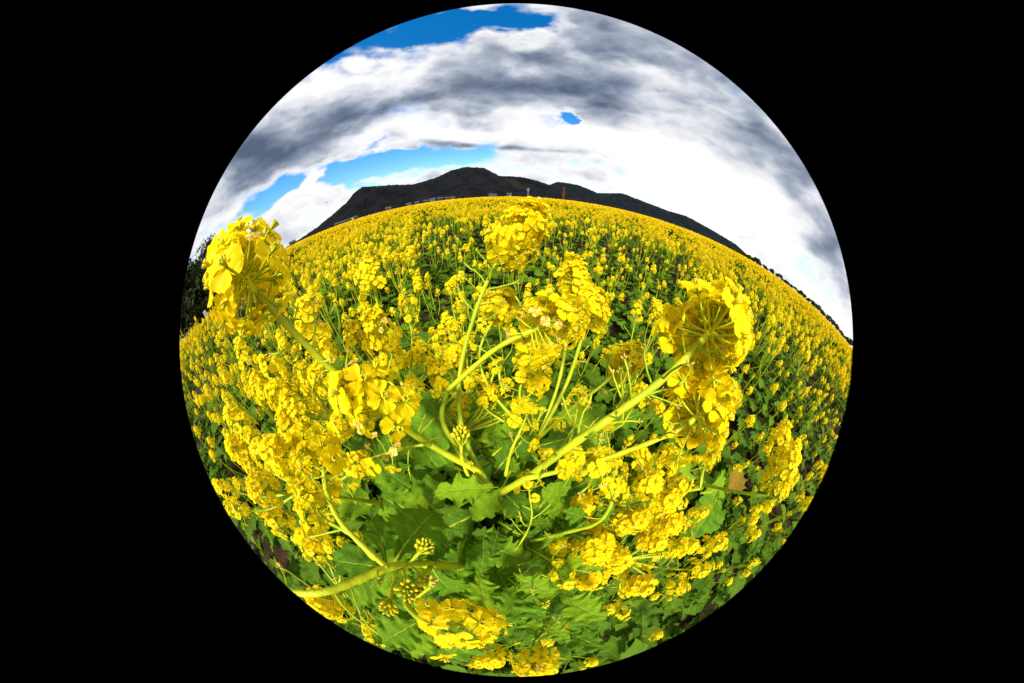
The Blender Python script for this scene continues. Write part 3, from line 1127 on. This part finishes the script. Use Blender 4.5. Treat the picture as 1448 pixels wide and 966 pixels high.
def branch_head(plant, pts, r0, r1, head_px, n, seed, peds=0, hang=.15, buds=12, fsize=1., away=None, wilt=.05, pf=.35):
    tg, end = stalk(plant, pts, r0, r1, peds, pf, seed)
    d = pts[-1][2]
    if away is not None: tg = (tg * (1 - away) + ray(pts[-1][0], pts[-1][1]) * away).normalized()
    return bighead(plant, end, tg, n, ang2m(head_px, d), seed + 7, hang, buds, fsize, wilt)


branch_head(A, [(682, 668, .255), (615, 632, .225), (545, 585, .205), (470, 522, .195), (405, 458, .19), (346, 388, .20)], .0036, .0029, 138, 54, 1, 11, .7, 10, .86, .55, .1, .55)
branch_head(A, [HUB, (655, 610, .28), (650, 530, .28), (676, 430, .275), (706, 365, .275), (730, 333, .275)], .0034, .0022, 92, 52, 2, 28, .5, 8, .9, .0, .06, .45)
branch_head(A, [(708, 696, .255), (755, 668, .215), (800, 634, .18), (870, 585, .165), (940, 533, .168), (1006, 466, .185)], .0041, .0027, 142, 54, 3, 16, .35, 14, .98, .6, .05, .3)
branch_head(A, [(740, 676, .21), (830, 655, .215), (900, 632, .21), (960, 607, .21), (993, 582, .215)], .0027, .0020, 116, 52, 4, 8, .45, 12, .95, .55, .08, .35)
branch_head(A, [(632, 552, .25), (660, 527, .225), (705, 490, .20), (768, 460, .19)], .0030, .0022, 116, 46, 5, 4, .45, 8, .95, .4, .12, .3)
stalk(A, [HUB, (655, 645, .265), (626, 595, .255), (632, 552, .25)], .0032, .0029, 3, .3, 61)
branch_head(A, [(608, 628, .222), (585, 612, .20), (552, 592, .175), (532, 575, .165)], .0028, .0022, 112, 22, 6, 5, .1, 10, 1.2, .1, .1, .2)
branch_head(A, [(600, 628, .20), (575, 632, .20), (548, 640, .20)], .0015, .0013, 76, 9, 7, 2, .3, 5, 1.1, .2, .45)
branch_head(A, [(715, 672, .26), (722, 640, .245), (738, 603, .235)], .0022, .0016, 62, 8, 8, 3, .0, 10, 1.1, 0, .0)
branch_head(A, [(800, 662, .225), (850, 655, .215), (838, 655, .205)], .0024, .0016, 80, 10, 9, 4, .2, 10, 1.1, .1, .1)
tg, e = stalk(A, [(672, 690, .26), (655, 655, .24), (652, 622, .225)], .0020, .0016, 0, 0, 62)
budhead(A, e, tg, 22, 1.1, 70)
tg, e = stalk(A, [(690, 690, .26), (676, 676, .25), (668, 662, .245)], .0012, .001, 0, 0, 63)
budhead(A, e, tg, 12, .6, 71)
for i, (b, t, w_, tl) in enumerate([
        ((700, 688, .245), (612, 688, .235), .75, (0, 0, 0)), ((708, 690, .25), (665, 735, .25), .9, (0, 0, 0)), ((650, 700, .28), (560, 700, .33), .9, (0, .3, 0)), ((705, 690, .27), (760, 735, .30), .9, (.3, 0, 0)),
        ((700, 640, .285), (756, 590, .36), .8, (0, 0, .3)), ((640, 560, .262), (560, 660, .34), 1., (0, 0, 0)), ((625, 600, .26), (600, 545, .28), .6, (.5, 0, 0)),
        ((720, 720, .34), (800, 700, .36), 1.15, (0, .4, 0)), ((710, 740, .36), (810, 790, .36), 1.15, (.2, 0, 0)), ((690, 760, .38), (700, 860, .42), 1.15, (0, -.2, 0)),
        ((680, 720, .36), (590, 770, .38), 1.2, (-.2, 0, 0)), ((700, 750, .37), (770, 850, .40), 1.1, (0, 0, 0)), ((690, 710, .36), (640, 640, .42), 1.1, (0, 0, 0)),
        ((735, 680, .26), (722, 640, .27), .5, (0, .3, 0)), ((760, 700, .38), (860, 680, .46), 1.1, (0, 0, 0)), ((670, 770, .40), (600, 850, .42), 1.15, (0, 0, 0)),
        ((720, 790, .40), (820, 830, .42), 1.15, (0, 0, 0)), ((720, 810, .44), (830, 900, .48), 1.1, (0, 0, 0)), ((650, 740, .40), (520, 700, .5), 1.1, (0, 0, 0)),
        ((760, 740, .42), (860, 760, .5), 1.1, (0, 0, 0)), ((690, 770, .35), (745, 795, .33), 1.35, (0, 0, 0))]):
    leaf(A, b, t, w_, i, tl)
lr = random.Random(77)
for i in range(60):
    px, py = lr.uniform(560, 860), lr.uniform(645, 890)
    d = lr.uniform(.27, .36)
    a = math.atan2(py - 720, px - 700) + lr.uniform(-.7, .7)
    ln = lr.uniform(34, 72)
    leaf(A, (px, py, d + .01), (px + math.cos(a) * ln, py + math.sin(a) * ln, d + lr.uniform(-.02, .03)), lr.uniform(.75, 1.15), i + 3, (lr.gauss(0, .3), lr.gauss(0, .3), 0))

tg, e = stalk(A, [(745, 765, .36), (800, 752, .30), (845, 738, .27), (866, 705, .25), (858, 672, .235)], .0030, .0020, 4, .3, 161)
bighead(A, e, tg, 14, ang2m(66, .235), 162, .2, 12, .9)
for i, (b_, m_, t_, nb) in enumerate([((720, 790, .36), (750, 740, .30), (748, 690, .27), 16), ((700, 800, .37), (735, 830, .33), (765, 850, .30), 14), ((740, 770, .36), (775, 790, .31), (792, 812, .29), 14),
                                      ((705, 700, .28), (735, 640, .29), (765, 585, .31), 12), ((690, 690, .27), (640, 720, .27), (600, 740, .27), 12), ((660, 660, .26), (640, 600, .28), (600, 560, .32), 12),
                                      ((800, 640, .20), (812, 600, .22), (818, 565, .24), 8), ((870, 588, .17), (880, 560, .19), (878, 530, .22), 8)]):
    tg, e = stalk(A, [b_, m_, t_], .0015, .0010, 7, .2, 170 + i)
    if i % 2: budhead(A, e, tg, nb, .8, 180 + i)
    else: bighead(A, e, tg, 9, ang2m(44, t_[2]), 190 + i, .1, 10, .9)

# --- plant B: the stalk entering at the lower left
Bp = plant_root('rapeseed plant at the lower left with a horizontal stalk and bud clusters', Vector((-.02, -.10, 0)))
mb = MB(); sp_ = spline([Vector((0, 0, -.03)), Vector((0, 0, .4)), rel(Bp, at(640, 800, .30)), rel(Bp, at(600, 797, .24))], 6)
mb.tube(sp_, [.008 - .0035 * i / (len(sp_) - 1) for i in range(len(sp_))], 9)
obj('stem', mb.mesh('stem', ['stalk']), Bp)
stalk(Bp, [(612, 795, .235), (575, 798, .20), (545, 803, .185), (500, 822, .178), (460, 836, .178), (425, 838, .19), (392, 828, .21)], .0034, .0026, 8, .35, 64)
branch_head(Bp, [(548, 802, .185), (515, 772, .18), (478, 732, .185), (461, 690, .195), (458, 662, .20)], .0026, .002, 92, 20, 10, 5, .3, 8, 1.0, .2, .08, .5)
branch_head(Bp, [(530, 790, .185), (495, 755, .20), (462, 735, .205), (447, 718, .21)], .002, .0015, 74, 14, 11, 2, .1, 22, 1.05, .15, .04)
branch_head(Bp, [(610, 800, .23), (575, 845, .17), (605, 880, .145), (640, 885, .135)], .0022, .0018, 92, 22, 12, 3, .1, 6, 1.0, .1, .07, .3)
for i, (b, t, n, s) in enumerate([((575, 800, .20), (597, 776, .185), 26, .8), ((570, 805, .19), (578, 832, .165), 30, .85), ((560, 808, .19), (550, 852, .17), 22, .7), ((585, 803, .2), (600, 818, .185), 20, .7)]):
    tg, e = stalk(Bp, [b, t], .0016, .0013, 0, 0, 70 + i)
    budhead(Bp, e, tg, n, s, 80 + i)
for i, (b, t, w_, tl) in enumerate([
        ((545, 795, .187), (535, 718, .21), .75, (.4, 0, 0)), ((560, 790, .20), (612, 705, .25), 1.05, (0, 0, 0)), ((555, 800, .20), (455, 790, .24), .75, (0, .2, 0)),
        ((600, 790, .235), (560, 720, .28), 1.2, (0, 0, 0)), ((545, 808, .19), (490, 858, .20), .7, (0, 0, 0)), ((610, 800, .23), (640, 850, .28), 1., (0, 0, 0)),
        ((590, 790, .23), (640, 770, .24), .7, (0, 0, .4)), ((640, 820, .33), (560, 900, .4), 1.1, (0, 0, 0))]):
    leaf(Bp, b, t, w_, i + 2, tl)

# --- plant C: behind the centre
C_ = plant_root('rapeseed plant just behind the foreground one, heads clustered at the centre', Vector((.03, .22, 0)))
cb = (760, 620, .36)
mb = MB(); sp_ = spline([Vector((0, 0, -.03)), Vector((0, 0, .4)), rel(C_, at(*cb))], 7)
mb.tube(sp_, [.009 - .0045 * i / (len(sp_) - 1) for i in range(len(sp_))], 9)
obj('stem', mb.mesh('stem', ['stalk']), C_)
branch_head(C_, [cb, (800, 545, .33), (822, 480, .325), (836, 440, .33)], .0032, .0022, 62, 34, 20, 8, .45, 8, 1.0, .3, .05, .4)
branch_head(C_, [cb, (790, 540, .36), (805, 450, .37), (811, 395, .38)], .0030, .0022, 64, 36, 21, 3, .45, 8, 1.0, .3, .04, .4)
branch_head(C_, [cb, (700, 560, .36), (678, 500, .36), (705, 437, .37)], .0026, .002, 60, 34, 22, 6, .4, 8, 1.0, .3, .04, .3)
branch_head(C_, [cb, (810, 575, .33), (850, 545, .32), (884, 512, .325)], .0030, .002, 64, 34, 23, 9, .4, 8, 1.0, .4, .05, .3)
branch_head(C_, [cb, (735, 560, .34), (748, 520, .33)], .0024, .0018, 60, 18, 24, 3, .2, 8, 1.0, .2, .04)
branch_head(C_, [cb, (690, 580, .37), (672, 545, .38)], .0022, .0018, 52, 16, 25, 2, .2, 8, 1.0, .2, .04)
for i, (b, t) in enumerate([((760, 630, .37), (690, 600, .40)), ((760, 630, .37), (830, 610, .42)), ((765, 640, .40), (740, 540, .46)), ((765, 650, .42), (850, 560, .52)), ((760, 650, .42), (680, 560, .5)), ((760, 660, .44), (800, 560, .55))]):
    leaf(C_, b, t, .95, i)


# --- further near plants given by their visible heads
def plant_heads(label, root, base, heads, leaves=6, seed=0, dry=0):
    rn = random.Random(seed)
    pl = plant_root(label, Vector(root))
    bb = at(*base)
    mb = MB(); s_ = spline([Vector((0, 0, -.03)), Vector((0, 0, bb.z * .5)), rel(pl, bb)], 6)
    mb.tube(s_, [.008 - .004 * i / (len(s_) - 1) for i in range(len(s_))], 8)
    obj('stem', mb.mesh('stem', ['stalk']), pl)
    for i, (px, py, d, dia) in enumerate(heads):
        e = at(px, py, d)
        v = e - bb
        midp = bb + v * .5 + Vector((v.x * .12, v.y * .12, -.12 * abs(v.length)))
        branch = [bb, midp, e - Vector((0, 0, .004))]
        tg, en = stalk(pl, branch, .0026, .0017, rn.randrange(2, 6), .4, seed * 50 + i)
        tg = (tg + Vector((rn.gauss(0, .15), rn.gauss(0, .15), .3))).normalized()
        if dia > 44:
            bighead(pl, en, tg, rn.randrange(16, 25), ang2m(dia, d), seed * 90 + i, rn.uniform(0, .4), 8, rn.uniform(.95, 1.1))
        else:
            k = rn.randrange(7)
            obj('flower_head', HEAD[k], pl, frame(en, tg, rn.uniform(0, 6), ang2m(dia, d) / .064))
    for i in range(leaves):
        z = rn.uniform(.35, .9)
        p0 = Vector((rel(pl, bb).x * z * z, rel(pl, bb).y * z * z, bb.z * z))
        a = i * 2.4 + seed
        L = rn.uniform(.10, .17)
        dr = i < dry
        o = obj('leaf', LEAF_DRY if dr else LEAF[rn.randrange(7)], pl, leaf_matrix(p0, p0 + Vector((math.cos(a) * L, math.sin(a) * L, L * rn.uniform(-.2, .3))), Vector((rn.gauss(0, .25), rn.gauss(0, .25), 1)), rn.uniform(.9, 1.2)))
        if dr: o['label'] = 'withered orange leaf'
    return pl


plant_heads('slender rapeseed plant with many small heads between the centre stalks', (-.05, .24, 0), (655, 610, .40),
            [(600, 500, .38, 40), (620, 530, .37, 36), (585, 545, .36, 38), (640, 505, .40, 36), (700, 520, .38, 36), (715, 545, .37, 34), (690, 560, .36, 32), (605, 575, .35, 32), (650, 575, .36, 30), (730, 575, .36, 34), (660, 490, .42, 34), (570, 590, .36, 36), (760, 545, .38, 34)], 5, 41)
plant_heads('rapeseed plant left of centre with a tall round flower head', (-.10, .34, 0), (575, 560, .42),
            [(525, 392, .40, 58), (540, 470, .40, 58), (505, 478, .42, 46), (580, 436, .44, 40), (590, 500, .42, 42), (555, 505, .40, 50), (620, 478, .46, 38), (640, 470, .48, 34)], 8, 31)
plant_heads('rapeseed plant beside the thick stalk of the big left flower head', (-.24, .22, 0), (470, 590, .40),
            [(440, 458, .36, 58), (400, 560, .40, 46), (425, 580, .38, 50), (385, 520, .42, 42), (370, 545, .44, 38), (455, 540, .38, 48), (430, 530, .42, 42), (480, 600, .36, 48), (345, 500, .44, 40), (465, 500, .42, 40)], 8, 32)
plant_heads('rapeseed plant with crowded heads at the lower left', (-.26, .05, 0), (430, 690, .42),
            [(400, 645, .36, 58), (372, 690, .38, 46), (380, 650, .42, 46), (360, 620, .44, 42), (345, 640, .46, 40), (430, 630, .38, 54), (410, 610, .42, 46), (340, 600, .48, 40), (500, 660, .34, 50), (320, 690, .5, 36), (335, 720, .5, 34)], 9, 33)
plant_heads('rapeseed plant with a dense yellow mass of heads below the right stalks', (.16, .13, 0), (870, 720, .45),
            [(868, 692, .34, 52), (915, 686, .34, 54), (938, 656, .38, 48), (900, 650, .36, 46), (856, 656, .34, 46), (938, 712, .36, 50), (902, 732, .36, 46), (826, 715, .34, 46), (945, 740, .38, 48), (880, 735, .38, 50), (920, 760, .40, 46), (970, 770, .42, 40), (840, 740, .36, 44), (950, 690, .40, 46)], 8, 34)
plant_heads('rapeseed plant at the lower right with loose yellow heads', (.14, .00, 0), (880, 790, .46),
            [(845, 775, .32, 62), (870, 790, .34, 48), (800, 775, .34, 40), (838, 815, .36, 44), (900, 823, .40, 50), (1005, 770, .46, 36), (988, 727, .46, 34), (985, 805, .46, 40), (955, 828, .46, 38), (882, 862, .46, 30), (960, 775, .44, 30)], 9, 35, 1)
plant_heads('low rapeseed plant at the bottom rim with small heads', (.02, -.12, 0), (760, 900, .48),
            [(790, 893, .42, 38), (755, 938, .36, 52), (700, 930, .40, 36), (680, 935, .42, 30), (775, 940, .40, 40)], 7, 36)
plant_heads('rapeseed plant at the lower left rim with drooping yellow heads', (-.20, -.10, 0), (480, 830, .48),
            [(455, 850, .38, 40), (480, 862, .40, 36), (525, 888, .40, 42), (545, 898, .42, 36), (440, 770, .44, 38), (395, 740, .5, 34), (470, 775, .42, 36)], 8, 37)
plant_heads('upright rapeseed plant alone among green leaves at the right', (.55, .10, 0), (1085, 700, .62),
            [(1105, 620, .56, 34), (1100, 650, .57, 38), (1112, 660, .56, 34), (1085, 680, .6, 28), (1105, 690, .6, 26), (1120, 640, .58, 28)], 10, 38, 1)
plant_heads('leafy rapeseed plant with a withered leaf, right of the yellow mass', (.33, .10, 0), (990, 690, .62),
            [(1010, 640, .55, 30), (1030, 560, .6, 28)], 12, 39, 2)
plant_heads('rapeseed plant between the two large right flower heads and the centre', (.22, .40, 0), (880, 600, .6),
            [(860, 600, .46, 30), (905, 560, .55, 30), (930, 440, .62, 26), (900, 440, .62, 28), (790, 600, .40, 40), (780, 640, .40, 44)], 10, 40)

# ------------------------------------------------------------------ counted plants of the near field
marks = [((350, 395), 'the big left flower head'), ((738, 325), 'the tall centre flower head'), ((1010, 450), 'the big round right flower head'),
         ((995, 585), 'the lower right flower head'), ((775, 460), 'the large centre blossoms'), ((530, 555), 'the open blossoms left of centre'),
         ((525, 390), 'the round head left of centre'), ((645, 885), 'the bright blossoms at the bottom'), ((885, 510), 'the small round head right of centre'),
         ((1105, 640), 'the upright plant at the right'), ((445, 715), 'the budding heads at lower left'), ((900, 700), 'the dense yellow mass')]
cand = []
REAR = [(.42, -.12), (.30, -.30), (.12, -.34), (.55, -.35), (-.10, -.36), (-.34, -.22), (-.5, -.05), (.72, -.12), (.45, -.58), (.2, -.6), (-.1, -.62), (.75, -.45), (-.38, -.5), (.95, -.25), (.66, .06), (.50, -.02), (1.0, .0), (.85, .12), (-.6, -.3), (.3, -.12)]
tries = 0
ptsxy = [(0, .12), (.03, .22), (-.1, .34), (-.24, .22), (-.26, .05), (.16, .13), (.14, 0), (.55, .10), (.33, .1), (.22, .40), (0, -.1)]
while len(cand) < 280 and tries < 60000:
    tries += 1
    r_ = math.sqrt(rnd.uniform(.38 ** 2, FAR_IN ** 2)); a = R(rnd.uniform(-118, 118))
    x, y = math.sin(a) * r_, math.cos(a) * r_
    md = .15 if r_ < 1.2 else .19
    if any((x - q[0]) ** 2 + (y - q[1]) ** 2 < md * md for q in ptsxy): continue
    ptsxy.append((x, y)); cand.append((x, y, r_))
cand += [(x_, y_, math.hypot(x_, y_)) for x_, y_ in REAR]
cand.sort(key=lambda q: q[2])
for i, (x, y, r_) in enumerate(cand):
    c = clumpy(x * 1.6, y * 1.6)
    for gx, gy, gr, gw in ((.5, 1.25, .6, .5), (-.15, 1.15, .35, .25), (1.3, .55, .5, .30), (1.2, 2.3, .6, .25)):   # thinly flowering patches
        c -= gw * math.exp(-((x - gx) ** 2 + (y - gy) ** 2) / gr ** 2)
    c -= .10
    rear = (x, y) in REAR
    order = [11, 6, 11] if rear else [11, 6, 11, 6, 2] if c < -.04 else [1, 4, 10, 8, 7, 0, 3, 5]
    k = order[rnd.randrange(len(order))] if rear or rnd.random() < .8 else rnd.randrange(12)
    stem, hd, lf, nh = TPL[k]
    s = rnd.uniform(.84, 1.06) + .08 * c
    if c < -.15 and not rear: s *= .86
    if r_ < .8: s *= .80 + .16 * (r_ - .38) / .42
    if rear: s = rnd.uniform(.5, .64)
    elif x > .35 and y < .25: s *= .8
    hs_ = (1.25, 1.25) if rear else (1, 1)
    px, py, th = topix(Vector((x, y, .75 * s)))
    best = min(marks, key=lambda q: (q[0][0] - px) ** 2 + (q[0][1] - py) ** 2)
    dx, dy = px - best[0][0], py - best[0][1]
    side = ('right of' if dx > 0 else 'left of') if abs(dx) > abs(dy) else ('below' if dy > 0 else 'above')
    num = {3: 'three', 4: 'four', 5: 'five', 6: 'six', 7: 'seven', 8: 'eight', 9: 'nine', 10: 'ten'}[nh]
    far_ = 'nearest' if r_ < .7 else ['near', 'second-row', 'third-row', 'fourth-row', 'fifth-row', 'sixth-row', 'seventh-row'][min(6, int((r_ - .7) / .4))]
    pl = obj('rapeseed_plant', None, None, None, (x, y, 0))
    pl.rotation_euler = (rnd.gauss(0, .05), rnd.gauss(0, .05), rnd.uniform(0, 6.28))
    pl.scale = (s * hs_[0], s * hs_[1], s)
    pl.empty_display_size = .05
    tag(pl, f'{far_} rapeseed plant with {num} yellow heads, {side} {best[1]}', 'plant', 'rapeseed plants of the near field')
    obj('stem', stem, pl)
    for M, q in hd: obj('flower_head', HEAD[q], pl, M)
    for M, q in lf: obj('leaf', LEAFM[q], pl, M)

# undergrowth of low leaves between the plants
ub = Bulk()
def leaf_u(seed):
    mbq = MB(); P, UV = leaf_grid(seed, 5, 16, 1.1, 2.0); mbq.grid(P, 0, UV); return quads(mbq)
LU = [leaf_u(470 + i) for i in range(4)]
for i in range(6000):
    r_ = math.sqrt(rnd.uniform(.02, 4.2 ** 2)) if i > 2400 else rnd.uniform(.15, 1.4); a = R(rnd.uniform(-180, 180))
    x, y = math.sin(a) * r_, math.cos(a) * r_
    if y < -1.2: continue
    q = Vector((x, y, rnd.uniform(.02, .30)))
    aa = rnd.uniform(0, 6.28); L = rnd.uniform(.07, .15)
    ub.add(*LU[rnd.randrange(4)], np.array(leaf_matrix(q, q + Vector((math.cos(aa) * L, math.sin(aa) * L, rnd.uniform(-.02, .07))), Vector((rnd.gauss(0, .3), rnd.gauss(0, .3), 1)), 1.1)))
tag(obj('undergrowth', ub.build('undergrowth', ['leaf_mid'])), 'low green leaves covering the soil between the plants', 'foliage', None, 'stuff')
